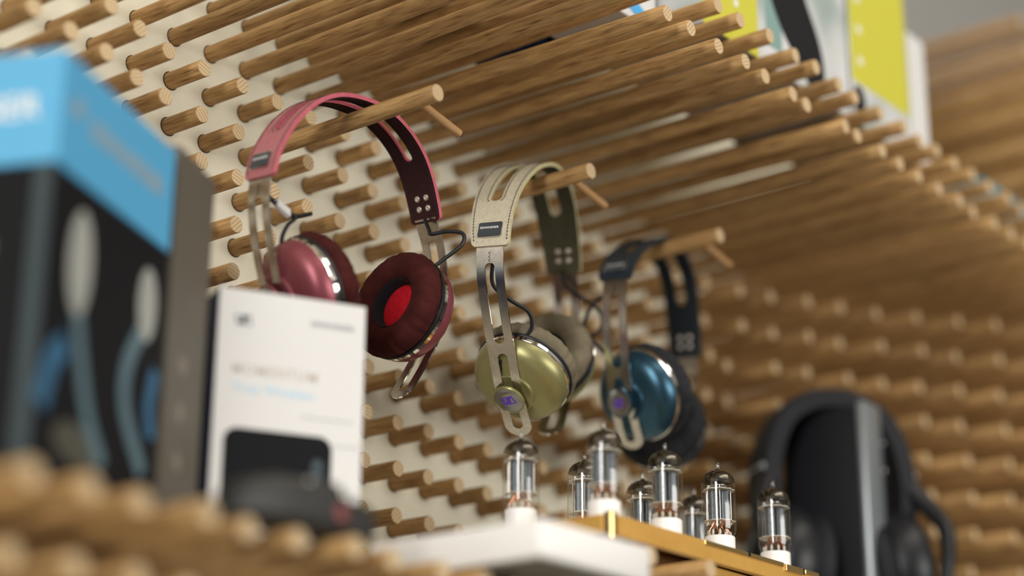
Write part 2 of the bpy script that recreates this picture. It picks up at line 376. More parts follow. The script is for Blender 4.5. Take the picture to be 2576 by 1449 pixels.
single = [p for s, p in pegs if (p[0], p[1]) not in HIDDEN]; rest = [p for s, p in pegs if (p[0], p[1]) in HIDDEN]
LEAN = {(6, -1): (0.26, 0), (7, -1): (0.09, 0), (8, -1): (0.12, 0), (9, -1): (0.08, 0), (10, -1): (-0.06, 0), (11, -1): (0.08, 0), (12, -1): (-0.24, 0), (13, -1): (0.30, 0), (14, -1): (-0.06, 0),
        (7, -2): (0.0, 0.10), (8, -2): (0.24, 0), (9, -2): (0.09, 0), (10, -2): (0.11, 0), (11, -2): (0.28, 0), (12, -2): (0.07, 0), (13, -2): (0.18, 0), (14, -2): (0.02, 0), (15, -2): (0.14, 0), (16, -2): (0.22, 0), (17, -2): (0.24, 0), (18, -2): (0.02, 0)}
rows = {}
for p in single: rows.setdefault(p[1], []).append(p)
rowname = {-1: 'lower row of the long canopy', -2: 'upper row of the long canopy', 11: 'upper row of the long lower shelf', 12: 'bottom row of the long lower shelf'}
for j, ps in sorted(rows.items()):
    ps.sort()
    for n_, (i, jj, L) in enumerate(ps, 1):
        o = bpy.data.objects.new('wall_peg', peg_mesh(L)); C.objects.link(o)
        jx, jz = rj.uniform(-0.03, 0.03), rj.uniform(-0.03, 0.03)
        o.location = G(i+jx, 0, -jj+jz)
        lx, lz = LEAN.get((i, jj), (rj.uniform(-0.05, 0.05), rj.uniform(-0.03, 0.03)))     # pegs are not driven in perfectly square
        if jj in (-1, -2): o.location = G(i, 0, -jj); o.rotation_euler = (-math.atan(lz/L), 0, math.atan(lx/L))
        if j in rowname: lab = 'long beech peg, %s from the left in the %s' % (ordinal(n_), rowname[j])
        elif j < -2: lab = 'beech peg above the canopy, %s row up, %s from the left' % (ordinal(-2-j), ordinal(n_))
        else: lab = 'short beech wall peg, %s row below the canopy, %s from the left' % (ordinal(j+1), ordinal(n_))
        tag(o, lab, 'peg', 'beech pegs set in a grid on the wall')
bm = bmesh.new()
for (i, j, L) in rest:
    me = peg_mesh(L); k0 = len(bm.verts); bm.from_mesh(me); bm.verts.ensure_lookup_table()
    d = G(i+rj.uniform(-.03, .03), 0, -j+rj.uniform(-.03, .03))
    for v in bm.verts[k0:]: v.co += d
if rest:
    o = finish(bm, 'wall_pegs', [M['beech'], M['end'], M['hole']], angle=40); tag(o, 'beech pegs of the wall that stand hidden behind the nearer things', 'pegs', None, 'stuff')

# hooks: a peg with a thin stop peg across its end
def hook(x, L, label):
    h = empty('hook_peg', G(x, 0, -1+0.05), None, label, 'peg', 'hook pegs the headphones hang from')
    o = bpy.data.objects.new('peg_body', peg_mesh(L)); C.objects.link(o); o.parent = h
    bm = bmesh.new(); a = Vector((-0.02, 0, 0.06)); b = Vector((1.38, 0, -0.22))
    tube(bm, [a*U, b*U], 0.085*U, 14, 0, 0)
    s = finish(bm, 'stop_peg', M['beech_thin'], h, Matrix.Translation(Vector((0, -(L-0.62)*U, 0)))); return h
M['beech_thin'] = tex_mat('beech_thin', [(0.3, (0.40, 0.22, 0.09)), (0.7, (0.52, 0.32, 0.15))], scale=(0.06, 1, 1), noise=420, detail=4, rough=0.55, spec=0.3)
hook(3.12, 5.30, 'hook peg carrying the pink and maroon headphones')
hook(8.10, 5.28, 'hook peg carrying the cream and olive headphones')
hook(13.06, 5.35, 'hook peg carrying the navy headphones')

# ------------------------------------------------------------------ headphones
def ribbon(bm, path, hw, slots, o_in, o_out, mi=(0, 1, 2), end_r=0.0, n_extra=14, round_ends=(False, False), widen=0.0):
    """path: list of (x,z) centre points; sweeps a strap of half width hw across y; slots: (s0,s1,half) cut-outs"""
    P = [Vector((a[0], a[1])) for a in path]; S = [0.0]
    for a, b in zip(P, P[1:]): S.append(S[-1]+(b-a).length)
    T = S[-1]
    ss = set(T*k/110 for k in range(111))
    def rnd(s0, sgn, r): return [s0+sgn*r*(1-math.cos(math.pi/2*k/n_extra)) for k in range(n_extra+1)]
    for s0, s1, h in slots: ss |= set(rnd(s0, 1, h)) | set(rnd(s1, -1, h))
    e0 = hw if round_ends[0] else end_r; e1 = hw if round_ends[1] else end_r
    if e0: ss |= set(rnd(0, 1, e0))
    if e1: ss |= set(rnd(T, -1, e1))
    ss = sorted(s for s in ss if -1e-9 <= s <= T+1e-9); clean = [ss[0]]
    for s in ss[1:]:
        if s-clean[-1] > 1e-5: clean.append(s)
    ss = clean
    def at(s):
        for k in range(len(S)-1):
            if s <= S[k+1]+1e-9:
                t = (s-S[k])/(S[k+1]-S[k]); return P[k].lerp(P[k+1], t)
        return P[-1]
    def nrm(s):
        d = (at(min(T, s+0.06))-at(max(0, s-0.06))).normalized(); return Vector((-d.y, d.x))
    def half(s):
        h = hw
        if e0 and s < e0: h = hw-e0+math.sqrt(max(0, e0*e0-(e0-s)**2))
        if e1 and s > T-e1: h = min(h, hw-e1+math.sqrt(max(0, e1*e1-(e1-(T-s))**2)))
        return max(h, 1e-4)
    def slot(s):
        for s0, s1, r in slots:
            if s0 < s < s1:
                d = min(s-s0, s1-s)
                return r if d >= r else math.sqrt(max(0, r*r-(r-d)**2))
        return 0.0
    cols = []
    for s in ss:
        c, n_ = at(s), nrm(s); h, q = half(s), slot(s)
        if q < 1e-4: q = 0.0
        e_ = widen*math.sin(math.pi*s/T)**0.8 if 0 < s < T else 0.0
        ys = [-h, -(h+q)/2-e_*0.3, -q+e_*0.5, q+e_*0.5, (h+q)/2+e_*0.8, h+e_]
        cols.append([[bm.verts.new(Vector((c.x+n_.x*o, y, c.y+n_.y*o))*U) for o in (o_in, o_out)] for y in ys]+[q])
    def face(vs_, m):
        f = bm.faces.new(vs_); f.material_index = m
    for a, b in zip(cols, cols[1:]):
        open_ = a[6] > 0 or b[6] > 0
        for k in range(5):
            if k == 2: continue
            face((a[k][1], a[k+1][1], b[k+1][1], b[k][1]), mi[0]); face((a[k][0], b[k][0], b[k+1][0], a[k+1][0]), mi[1])
        for k in (0, 5): face((a[k][0], a[k][1], b[k][1], b[k][0]), mi[2])
        if open_:
            for k in (2, 3): face((a[k][0], a[k][1], b[k][1], b[k][0]), mi[2])
    for cset in (cols[0], cols[-1]):
        for k in (0, 1, 3, 4): face((cset[k][0], cset[k+1][0], cset[k+1][1], cset[k][1]), mi[2])
    bmesh.ops.remove_doubles(bm, verts=bm.verts, dist=2e-6)
    return at, nrm, T

def frame_at(at, nrm, s, off, y=0.0):
    """matrix: z = outward normal, x = across (towards the camera side), y = up along strap"""
    c, n_ = at(s), nrm(s); z = Vector((n_.x, 0, n_.y)); pos = Vector((c.x+n_.x*off, y, c.y+n_.y*off))*U
    return pos, z

def cup(root, pos, n_world, Rm, pal, side):
    n_l = (Rm.transposed() @ Vector(n_world)).normalized(); upl = Rm.transposed() @ Vector((0, 0, 1))
    yv = (upl-upl.dot(n_l)*n_l).normalized(); xv = yv.cross(n_l)
    mt = Matrix.Translation(pos) @ Matrix((xv, yv, n_l)).transposed().to_4x4()
    k = U*pal.get('size', 1.0)
    sh = bmesh.new(); IN = 0.07; DN = Matrix.Translation((0, 0, -IN*k))
    lathe(sh, [(r*k, (z-(IN if z < -0.01 else 0))*k) for r, z in [(0.18, 0.0), (0.18, -0.055), (0.46, -0.06), (0.475, -0.075), (0.48, -0.12), (0.53, -0.145), (0.68, -0.18), (0.82, -0.235), (0.93, -0.31), (1.01, -0.41), (1.05, -0.53), (1.055, -0.62), (0.98, -0.63)]], 72)
    cupo = finish(sh, 'ear_cup', pal['shell'], root, mt, angle=28)
    b = bmesh.new(); lathe(b, [(r*k, z*k) for r, z in [(0.97, -0.58), (1.060, -0.615), (1.072, -0.63), (1.072, -0.71), (1.0, -0.73), (0.97, -0.73)]], 72, cap0=False, cap1=False)
    finish(b, 'trim_ring', M['chrome'], cupo, DN)
    b = bmesh.new(); lathe(b, [(r*k, z*k) for r, z in [(0.95, -0.72), (1.075, -0.725), (1.095, -0.75), (1.095, -0.79), (1.02, -0.82)]], 72, cap0=False, cap1=False)
    finish(b, 'pad_gasket', M['black_rubber'], cupo, DN)
    rg = random.Random(11+side); ph = [rg.uniform(0, 6.28) for _ in range(6)]
    def wob(r, z, a):
        s = 0.4*math.sin(23*a+ph[0]+2*math.sin(3*a))+0.35*math.sin(37*a+ph[1])+0.3*math.sin(13*a+ph[2])
        out = max(0, min(1, (r/k-0.75)/0.3)); amt = 0.016*out*(1 if z/k < -0.83 else 0.4)
        return r*(1+amt*s), z
    pad = [(1.0, -0.78), (1.06, -0.81), (1.10, -0.87), (1.12, -0.96), (1.11, -1.07), (1.06, -1.17), (0.98, -1.24), (0.87, -1.28), (0.75, -1.275), (0.64, -1.23), (0.56, -1.15), (0.52, -1.05), (0.51, -0.94), (0.51, -0.83)]
    b = bmesh.new(); lathe(b, [(r*k, z*k) for r, z in pad], 160, cap0=False, cap1=False, wob=wob)
    finish(b, 'ear_pad', pal['pad'], cupo, DN)
    b = bmesh.new(); lathe(b, [(r*k, z*k) for r, z in [(0.535, -1.13), (0.505, -1.06), (0.495, -0.95), (0.48, -0.84)]], 72, cap0=False, cap1=False)
    for f in b.faces: f.material_index = 0
    finish(b, 'pad_lining', M['black_cloth'], cupo, DN)
    b = bmesh.new(); lathe(b, [(r*k, z*k) for r, z in [(0.50, -0.80), (0.50, -0.86), (0.3, -0.875), (0.02, -0.88)]], 48)
    finish(b, 'driver_cloth', pal['cloth'], cupo, DN)
    b = bmesh.new(); lathe(b, [(r*k, z*k) for r, z in [(0.18, -0.02), (0.18, 0.02), (0.33, 0.025), (0.355, 0.04), (0.36, 0.085), (0.345, 0.105), (0.325, 0.108), (0.32, 0.096)]], 64, cap1=False)
    hub = finish(b, 'hub_rim', pal['shell'], cupo, angle=30)
    b = bmesh.new(); lathe(b, [(0.325*k, 0.093*k), (0.31*k, 0.100*k), (0.005*k, 0.100*k)], 64)
    finish(b, 'hub_disc', M['spun'], cupo, angle=30)
    e = emblem_bm(0.33*U*pal.get('size', 1.0)); finish(e, 'hub_emblem', M['purple'], cupo, Matrix.Translation((0, 0, 0.101*k)) @ Matrix.Rotation(pal.get('tilt', 0), 4, 'Z'), smooth=False)
    return cupo, mt

def stitches(bm, at, nrm, T, off, ylist, s0, s1, widen=0.0, step=0.075, ln=0.05, r=0.010):
    s = s0
    while s+ln < s1:
        e_ = widen*math.sin(math.pi*s/T)**0.8
        for y in ylist:
            yv = y(s) if callable(y) else y
            if yv is None: continue
            yw = y(s+ln) if callable(y) else y
            if yw is None: continue
            d_ = e_*(0.5 if callable(y) else (1.0 if y > 0 else 0.0)); yv += d_; yw += d_
            a, za = frame_at(at, nrm, s, off, yv); b, zb = frame_at(at, nrm, s+ln, off, yw)
            t = (b-a).normalized(); sd = za.cross(t)
            vs_ = [bm.verts.new(p+q) for p in (a, b) for q in (sd*r*U, za*r*U, -sd*r*U, -za*r*U)]
            for k in range(4): bm.faces.new((vs_[k], vs_[(k+1) % 4], vs_[4+(k+1) % 4], vs_[4+k]))
            bm.faces.new(vs_[3::-1]); bm.faces.new(vs_[4:])
        s += step

def headphones(origin, ang, outer, strapL, strapR, pivL, pivR, nL, nR, pal, cables, label, W=0.79):
    yaw, roll, tilt = [math.radians(a) for a in ang]
    Rm = Matrix.Rotation(yaw, 3, 'Z') @ Matrix.Rotation(tilt, 3, 'X') @ Matrix.Rotation(roll, 3, 'Y')
    root = empty('headphones', G(*origin), Rm, label, 'headphones', None)
    th = 0.085
    path = [(p.x, p.y) for p in catmull([(a, b) for a, b in outer], 10)]
    bm = bmesh.new(); L0 = sum((Vector(b)-Vector(a)).length for a, b in zip(path, path[1:]))
    sl = (pal['slot'][0], L0-pal['slot'][1], pal['slot'][2])
    at, nrm, T = ribbon(bm, path, W/2, [sl], -th, 0.0, (0, 1, 2), end_r=0.10, widen=pal['widen'])
    band = finish(bm, 'headband', [pal['outer'], pal['inner'], pal['edge']], root, angle=45)
    # stitching along the edges and round the slot, both faces
    b = bmesh.new(); e = W/2-0.055
    def sy(sg):
        def f(s):
            if sl[0]-0.06 < s < sl[1]+0.06:
                d = min(s-sl[0], sl[1]-s)+0.06; rr = sl[2]+0.055
                return sg*(rr if d >= rr else math.sqrt(max(0, rr*rr-(rr-d)**2)))
            return None
        return f
    stitches(b, at, nrm, T, 0.004, [e, -e, sy(1), sy(-1)], 0.12, T-0.12, pal['widen'])
    stitches(b, at, nrm, T, -th-0.004, [e, -e, sy(1), sy(-1)], 0.12, T-0.12, pal['widen'])
    finish(b, 'stitching', pal['stitch'], band, smooth=False)
    # badge low on the left outer face
    p0, z0 = frame_at(at, nrm, 0.36, 0.002); p1, _ = frame_at(at, nrm, 0.46, 0.002); yv = (p1-p0).normalized(); xv = yv.cross(z0)
    mb = Matrix.Translation(p0+Vector((0, 0.03*U, 0))) @ Matrix((xv, yv, z0)).transposed().to_4x4()
    b = bmesh.new(); prism(b, rrect(0.53*U, 0.35*U, 0.05*U), 0, 0.018*U); bd = finish(b, 'badge_frame', M['chrome'], band, mb, smooth=False)
    b = bmesh.new(); prism(b, rrect(0.505*U, 0.325*U, 0.045*U), 0.0, 0.026*U); finish(b, 'badge_plate', M['badge'], bd, None, smooth=False)
    text_mesh('badge_text', 'SENNHEISER', 0.066*U, M['white_ink'], bd, Matrix.Translation((-0.015*U, 0.04*U, 0.027*U)), 0.00003)
    # four rivets on the right inner face
    for a in (0.30, 0.52):
        for y in (-0.12, 0.12):
            p0, z0 = frame_at(at, nrm, T-a, -th, y); zq = -z0
            b = bmesh.new(); lathe(b, [(0.064*U, 0), (0.062*U, 0.014*U), (0.045*U, 0.024*U), (0.02*U, 0.026*U), (0.010*U, 0.018*U)], 24)
            finish(b, 'rivet', M['rivet'], band, Matrix.Translation(p0) @ zq.to_track_quat('Z', 'Y').to_matrix().to_4x4())
    # steel sliders
    for side, sp in ((-1, strapL), (1, strapR)):
        pp = [(p.x, p.y) for p in catmull([(a, b_) for a, b_ in sp], 10)]
        if side == 1: pp = pp[::-1]      # so the normal points outward on both
        if side == -1: pp = pp[::-1]
        pth = pp if side == -1 else pp[::-1]
        # run from lower end up (left) / down (right) like the headband so the normal is outward
        bm = bmesh.new()
        Ls = sum((Vector(b2)-Vector(a)).length for a, b2 in zip(pth, pth[1:]))
        f0, f1, f2, f3 = 0.46, 2.16, 2.38, Ls-0.19
        slots = [(f0, f1, 0.105), (f2, f3, 0.105)]
        if side == -1: slots = [(Ls-b2, Ls-a, h) for a, b2, h in slots]
        a2, n2, T2 = ribbon(bm, pth, 0.285, slots, -0.062, -0.025, (0, 0, 1), round_ends=(side == -1, side == 1), end_r=0)
        sl_o = finish(bm, 'slider_bar', [M['steel'], M['chrome']], root, angle=45)
        b = bmesh.new()
        for q in range(3):
            s_ = 0.26+0.075*q; s_ = Ls-s_ if side == -1 else s_
            p0, z0 = frame_at(a2, n2, s_, -0.024); p1, _ = frame_at(a2, n2, s_+(0.05 if side == -1 else -0.05), -0.024); yv = (p1-p0).normalized(); xv = yv.cross(z0)
            mm = Matrix.Translation(p0) @ Matrix((xv, yv, z0)).transposed().to_4x4()
            ring = [(0.026*U*math.cos(t), 0.026*U*math.sin(t)) for t in [math.radians(50+26*i) for i in range(11)]]
            inn = [(x*0.6, y*0.6) for x, y in ring][::-1]
            for i in range(10): prism(b, [ring[i], ring[i+1], inn[9-i], inn[10-i]], 0, 0.006*U, mm)
        finish(b, 'notch_marks', M['black_plastic'], sl_o, smooth=False)
    for side, pv, nw in ((-1, pivL, nL), (1, pivR, nR)):
        cup(root, Vector((pv[0], 0, pv[1]))*U, nw, Rm, pal, side)
    for cb in cables:
        b = bmesh.new(); tube(b, [Vector(p)*U for p in cb], 0.042*U, 10); finish(b, 'cable', M['black_rubber'], root)
    return root, Rm

palM = dict(outer=M['pink_leather'], inner=M['maroon_suede'], edge=M['pink_edge'], shell=M['maroon_shell'], pad=M['maroon_pad'], cloth=M['red_cloth'], stitch=M['stitch_maroon'], slot=(1.15, 1.35, 0.10), widen=0.08)
palG = dict(outer=M['cream_leather'], inner=M['olive_suede'], edge=M['cream_edge'], shell=M['olive_shell'], pad=M['olive_pad'], cloth=M['black_cloth'], stitch=M['stitch_dark'], slot=(1.18, 1.35, 0.125), widen=0.24, size=0.96)
palB = dict(outer=M['navy_leather'], inner=M['navy_suede'], edge=M['navy_edge'], shell=M['blue_shell'], pad=M['navy_pad'], cloth=M['black_cloth'], stitch=M['stitch_dark'], slot=(1.15, 1.35, 0.12), widen=0.10, size=0.98)
hM, RM = headphones((2.891, -3.162, -0.704), (-1.3, -5.7, 4.0),
    [(-2.36, -1.97), (-2.26, -1.58), (-2.08, -1.2), (-1.78, -0.77), (-1.4, -0.39), (-1.01, -0.13), (-0.61, 0.03), (-0.2, 0.10), (0.21, 0.11), (0.64, 0.07), (1.07, -0.07), (1.52, -0.35), (1.87, -0.71), (2.12, -1.16), (2.29, -1.66), (2.36, -1.97)],
    [(-2.315, -1.88), (-2.36, -2.05), (-2.38, -2.5), (-2.30, -3.05), (-2.15, -3.6), (-1.95, -4.2), (-1.6, -4.9), (-1.2, -5.6)],
    [(2.31, -1.88), (2.36, -2.0), (2.54, -2.43), (2.68, -3.08), (2.66, -3.7), (2.48, -4.35), (2.02, -5.07), (1.50, -5.74)],
    (-1.93, -4.30), (2.50, -4.08), (-0.86, 0.24, -0.42), (0.93, -0.05, -0.15), palM,
    [[(2.20, -0.05, -1.95), (2.1, -0.25, -2.2), (1.95, -0.45, -2.35), (2.15, -0.7, -2.3), (2.35, -0.95, -2.35), (2.30, -0.95, -2.6), (2.0, -0.65, -2.95), (1.75, -0.4, -3.25)],
     [(-2.28, 0.05, -2.02), (-2.1, 0.0, -2.28), (-1.71, 0.0, -2.49), (-1.40, 0.0, -2.56), (-1.58, 0.0, -2.74), (-1.72, 0.0, -3.0), (-1.74, 0.0, -3.32)],
     [(-1.46, 0.0, -2.56), (-1.2, 0.0, -2.49), (-0.98, 0.0, -2.41)]],
    'pink leather headphones with dark maroon ear pads and red speaker cloth')
hG, RG = headphones((7.713, -3.889, -0.71), (20.2, -12.4, 2.1),
    [(-2.61, -1.95), (-2.44, -1.5), (-2.10, -1.03), (-1.57, -0.58), (-0.94, -0.22), (-0.3, 0.04), (0.43, 0.21), (1.0, 0.25), (1.45, 0.16), (1.98, -0.09), (2.30, -0.46), (2.47, -0.96), (2.58, -1.48), (2.60, -1.98)],
    [(-2.58, -1.86), (-2.66, -2.05), (-2.68, -2.54), (-2.55, -3.0), (-2.34, -3.55), (-2.11, -4.01), (-1.85, -4.56), (-1.6, -4.96), (-1.3, -5.34), (-0.95, -5.73)],
    [(2.57, -1.88), (2.62, -2.05), (2.72, -2.6), (2.62, -3.1), (2.38, -3.85), (1.97, -4.6), (1.48, -5.25), (0.97, -5.68)],
    (-1.6, -4.96), (2.14, -4.42), (-0.60, -0.02, -0.80), (0.85, 0.22, -0.28), palG,
    [[(-2.45, 0.0, -2.2), (-2.35, 0.05, -2.7), (-2.05, -0.2, -3.0), (-1.75, -0.5, -3.25), (-1.65, -0.5, -3.6), (-1.75, -0.15, -3.95), (-1.85, 0.1, -4.25), (-1.65, 0.1, -4.5)],
     [(2.45, 0.0, -1.9), (2.3, -0.1, -2.3), (2.4, -0.5, -2.6), (2.6, -0.8, -2.9), (2.5, -0.8, -3.3), (2.2, -0.4, -3.6)]],
    'cream leather headphones with olive green cups facing the camera')
hB, RB = headphones((13.275, -3.426, -0.71), (14.2, 6.8, 1.4),
    [(-2.45, -1.96), (-2.30, -1.6), (-1.97, -1.17), (-1.31, -0.6), (-0.51, -0.06), (0.3, 0.22), (1.0, 0.24), (1.6, 0.0), (1.99, -0.5), (2.27, -1.3), (2.39, -1.95)],
    [(-2.40, -1.86), (-2.43, -2.05), (-2.41, -2.54), (-2.3, -3.09), (-2.15, -3.53), (-1.98, -3.98), (-1.68, -4.55), (-1.25, -5.02), (-0.75, -5.42)],
    [(2.345, -1.85), (2.40, -2.0), (2.50, -2.4), (2.42, -3.0), (2.2, -3.7), (1.85, -4.4), (1.4, -5.0), (0.9, -5.45)],
    (-1.62, -4.62), (1.85, -4.4), (-0.88, 0.12, -0.42), (0.9, 0.2, -0.3), palB,
    [[(-2.2, 0.0, -2.1), (-2.35, 0.5, -2.5), (-2.3, 0.7, -3.1), (-2.0, 0.3, -3.6), (-1.85, 0.1, -4.0)]],
    'navy blue headphones, the farthest of the three hanging pairs')
# paper tag on the pink headphones' cable
b = bmesh.new(); box(b, -0.19, 0.19, -0.10, 0.10, -0.055, 0.055, 0.02, mtx=Matrix.Scale(U, 4))
finish(b, 'price_flag', M['white_card'], hM, Matrix.Translation(Vector((-1.76, -0.03, -2.46))*U) @ Matrix.Rotation(0.42, 4, 'Y') @ Matrix.Rotation(1.1, 4, 'X'), smooth=False)

# ------------------------------------------------------------------ tube amplifier
ZT = -9.1
amp = empty('tube_amplifier', G(8.9, -6.2, -9.82), None, 'gold tube amplifier chassis under the vacuum tubes', 'amplifier')
def ax(x, y, z): return Vector(((x-8.9)*U, (y+6.2)*U, (z+9.82)*U))
def abox(name, x0, x1, y0, y1, z0, z1, m, bev=0.0, parent=amp):
    bm = bmesh.new(); a, b_ = ax(x0, y0, z0), ax(x1, y1, z1); box(bm, a.x, b_.x, a.y, b_.y, a.z, b_.z, bev*U); return finish(bm, name, m, parent, smooth=False)
abox('top_plate', 5.30, 12.60, -7.60, -4.6, ZT-0.14, ZT, M['gold'], 0.02)
abox('side_rail', 5.42, 12.66, -7.76, -7.60, ZT-0.40, ZT-0.015, M['gold'], 0.02)
abox('side_rail', 5.22, 5.36, -7.60, -4.6, ZT-0.36, ZT-0.03, M['gold'], 0.02)
abox('corner_post', 5.22, 5.42, -7.80, -7.60, ZT-0.50, ZT+0.03, M['gold_bright'], 0.04)
abox('trim_strip', 8.3, 11.2, -7.785, -7.76, ZT-0.10, ZT-0.015, M['gold_bright'], 0.006)
abox('trim_strip', 11.28, 11.95, -7.80, -7.76, ZT-0.16, ZT-0.03, M['gold_bright'], 0.006)
abox('trim_strip', 12.05, 12.60, -7.79, -7.76, ZT-0.12, ZT-0.03, M['gold_bright'], 0.006)
abox('slot_mark', 9.85, 9.93, -7.79, -7.755, ZT-0.09, ZT+0.004, M['black_plastic'])
abox('slot_mark', 11.96, 12.03, -7.79, -7.755, ZT-0.14, ZT-0.02, M['black_plastic'])
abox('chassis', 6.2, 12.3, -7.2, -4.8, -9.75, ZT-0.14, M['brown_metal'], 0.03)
abox('gold_block', 6.1, 6.5, -7.70, -7.2, -9.60, ZT-0.40, M['gold_bright'], 0.05)
abox('gold_block', 8.6, 12.2, -7.55, -7.2, -9.70, ZT-0.40, M['gold'], 0.03)
for x in (6.3, 12.0):
    for y in (-7.0, -5.0): abox('foot', x, x+0.4, y, y+0.4, -9.82+0.18*0-0.0, -9.75, M['black_rubber'])

def make_tube(loc, label):
    t = empty('vacuum_tube', loc, None, label, 'vacuum tube', 'vacuum tubes standing on the amplifier'); k = U
    b = bmesh.new(); lathe(b, [(0.30*k, 0.0), (0.31*k, 0.01*k), (0.31*k, 0.34*k), (0.30*k, 0.36*k), (0.2*k, 0.36*k)], 48); finish(b, 'tube_socket', M['white_plastic'], t)
    b = bmesh.new(); R_ = 0.345
    prof = [(0.28, 0.37), (0.305, 0.40), (0.335, 0.47), (R_, 0.56), (R_, 1.40), (0.338, 1.49), (0.305, 1.58), (0.25, 1.65), (0.175, 1.695), (0.10, 1.715), (0.062, 1.735), (0.050, 1.77), (0.048, 1.80), (0.056, 1.83), (0.045, 1.87), (0.022, 1.90), (0.004, 1.91)]
    lathe(b, [(r*k, z*k) for r, z in prof], 56, cap0=True, cap1=True); finish(b, 'glass_envelope', M['glass'], t, angle=80)
    b = bmesh.new(); lathe(b, [(r*k, z*k) for r, z in [(0.330, 1.49), (0.297, 1.575), (0.243, 1.64), (0.168, 1.685), (0.09, 1.705), (0.05, 1.73), (0.04, 1.76)]], 48, cap0=False, cap1=True); finish(b, 'getter_film', M['getter'], t, angle=80)
    b = bmesh.new(); lathe(b, [(0.17*k, 0), (0.17*k, 0.012*k)], 28); lathe(b, [(0.13*k, 1.44*k), (0.15*k, 1.45*k)], 24, cap0=False, cap1=False)
    for v in b.verts:
        if v.co.z < 0.1*k: v.co.z += 1.40*k
    finish(b, 'getter_ring', M['grid_wire'], t)
    for z in (0.66, 1.30):
        b = bmesh.new(); n = 20
        prism(b, [((0.33 if q % 2 else 0.30)*k*math.cos(2*math.pi*q/n), (0.33 if q % 2 else 0.30)*k*math.sin(2*math.pi*q/n)) for q in range(n)], z*k, (z+0.014)*k); finish(b, 'mica_disc', M['mica'], t, smooth=False)
    for sx in (-1, 1):
        b = bmesh.new(); prism(b, [(sx*0.105*k+x, y) for x, y in rrect(0.17*k, 0.26*k, 0.05*k, 4)], 0.68*k, 1.29*k)
        for q in range(3): prism(b, [(sx*0.105*k+x, y) for x, y in rrect(0.182*k, 0.272*k, 0.05*k, 4)], (0.82+q*0.16)*k, (0.835+q*0.16)*k)
        finish(b, 'anode_plate', M['anode'], t, angle=40)
    b = bmesh.new()
    for sx in (-1, 1):
        for sy in (-1, 1): tube(b, [(sx*0.235*k, sy*0.07*k, 0.60*k), (sx*0.235*k, sy*0.07*k, 1.36*k)], 0.009*k, 6, 0, 0)
    tube(b, [(0, 0.17*k, 0.62*k), (0, 0.17*k, 1.40*k)], 0.010*k, 6, 0, 0); tube(b, [(0, -0.17*k, 0.62*k), (0, -0.17*k, 1.40*k)], 0.010*k, 6, 0, 0)
    finish(b, 'support_rods', M['grid_wire'], t)
    b = bmesh.new(); rg = random.Random(5)
    for q in range(9):
        a = 2*math.pi*q/10+0.2; r0 = 0.20*k
        tube(b, [(r0*math.cos(a), r0*math.sin(a), 0.38*k), (r0*math.cos(a), r0*math.sin(a), 0.50*k), (r0*0.8*math.cos(a+0.15), r0*0.8*math.sin(a+0.15), 0.57*k), (r0*0.6*math.cos(a+0.3), r0*0.75*math.sin(a+0.3), 0.66*k)], 0.013*k, 6, 0, 4)
    finish(b, 'lead_wires', M['copper'], t)
    b = bmesh.new()
    for q in range(9):
        a = 2*math.pi*q/10+0.2; lathe(b, [(0.016*k, 0.375*k), (0.028*k, 0.42*k), (0.03*k, 0.45*k), (0.014*k, 0.49*k)], 8, mtx=Matrix.Translation((0.23*k*math.cos(a), 0.23*k*math.sin(a), 0)))
    finish(b, 'glass_beads', M['mica'], t)
    return t
def copy_tree(o, parent=None):
    c = o.copy(); C.objects.link(c); c.parent = parent
    for ch in list(o.children): copy_tree(ch, c)
    return c
spots = [(5.87, -7.17, 'tallest looking vacuum tube, on the near corner of the amplifier below the navy headphones'),
         (7.88, -7.18, 'vacuum tube second from left in the front row on the amplifier'),
         (9.85, -7.13, 'sharp vacuum tube third from left in the front row on the amplifier'),
         (11.90, -7.18, 'rightmost vacuum tube, standing before the black headset'),
         (5.52, -5.49, 'leftmost vacuum tube, standing behind the white slab'),
         (7.62, -5.44, 'vacuum tube half hidden behind the near corner tube'),
         (9.68, -5.40, 'short looking vacuum tube in the back row, third from its left'),
         (11.55, -5.44, 'last vacuum tube of the back row, mostly hidden by a front tube')]
first = make_tube(G(spots[0][0], spots[0][1], ZT), spots[0][2])
for n_, (x, y, lab) in enumerate(spots):
    o = first if n_ == 0 else copy_tree(first)
    o.location = G(x, y, ZT); o['label'] = lab; o.rotation_euler.z = math.radians([-38, -30, -48, -35, -42, -55, -30, -40][n_])

# ------------------------------------------------------------------ white slab
ZS = -10.79
s = empty('display_slab', G(2.38, -7.75, ZS), None, 'white square display slab on the shelf pegs before the amplifier', 'display stand')
bm = bmesh.new(); box(bm, -1.5*U, 1.5*U, -1.8*U, 1.8*U, 0.0, 0.62*U, 0.07*U); finish(bm, 'slab_body', M['white_plastic'], s, smooth=True)
bm = bmesh.new(); box(bm, -1.4*U, 1.4*U, -1.7*U, 1.7*U, -0.012*U, 0.0); finish(bm, 'underside_panel', M['box_taupe'], s, smooth=False)

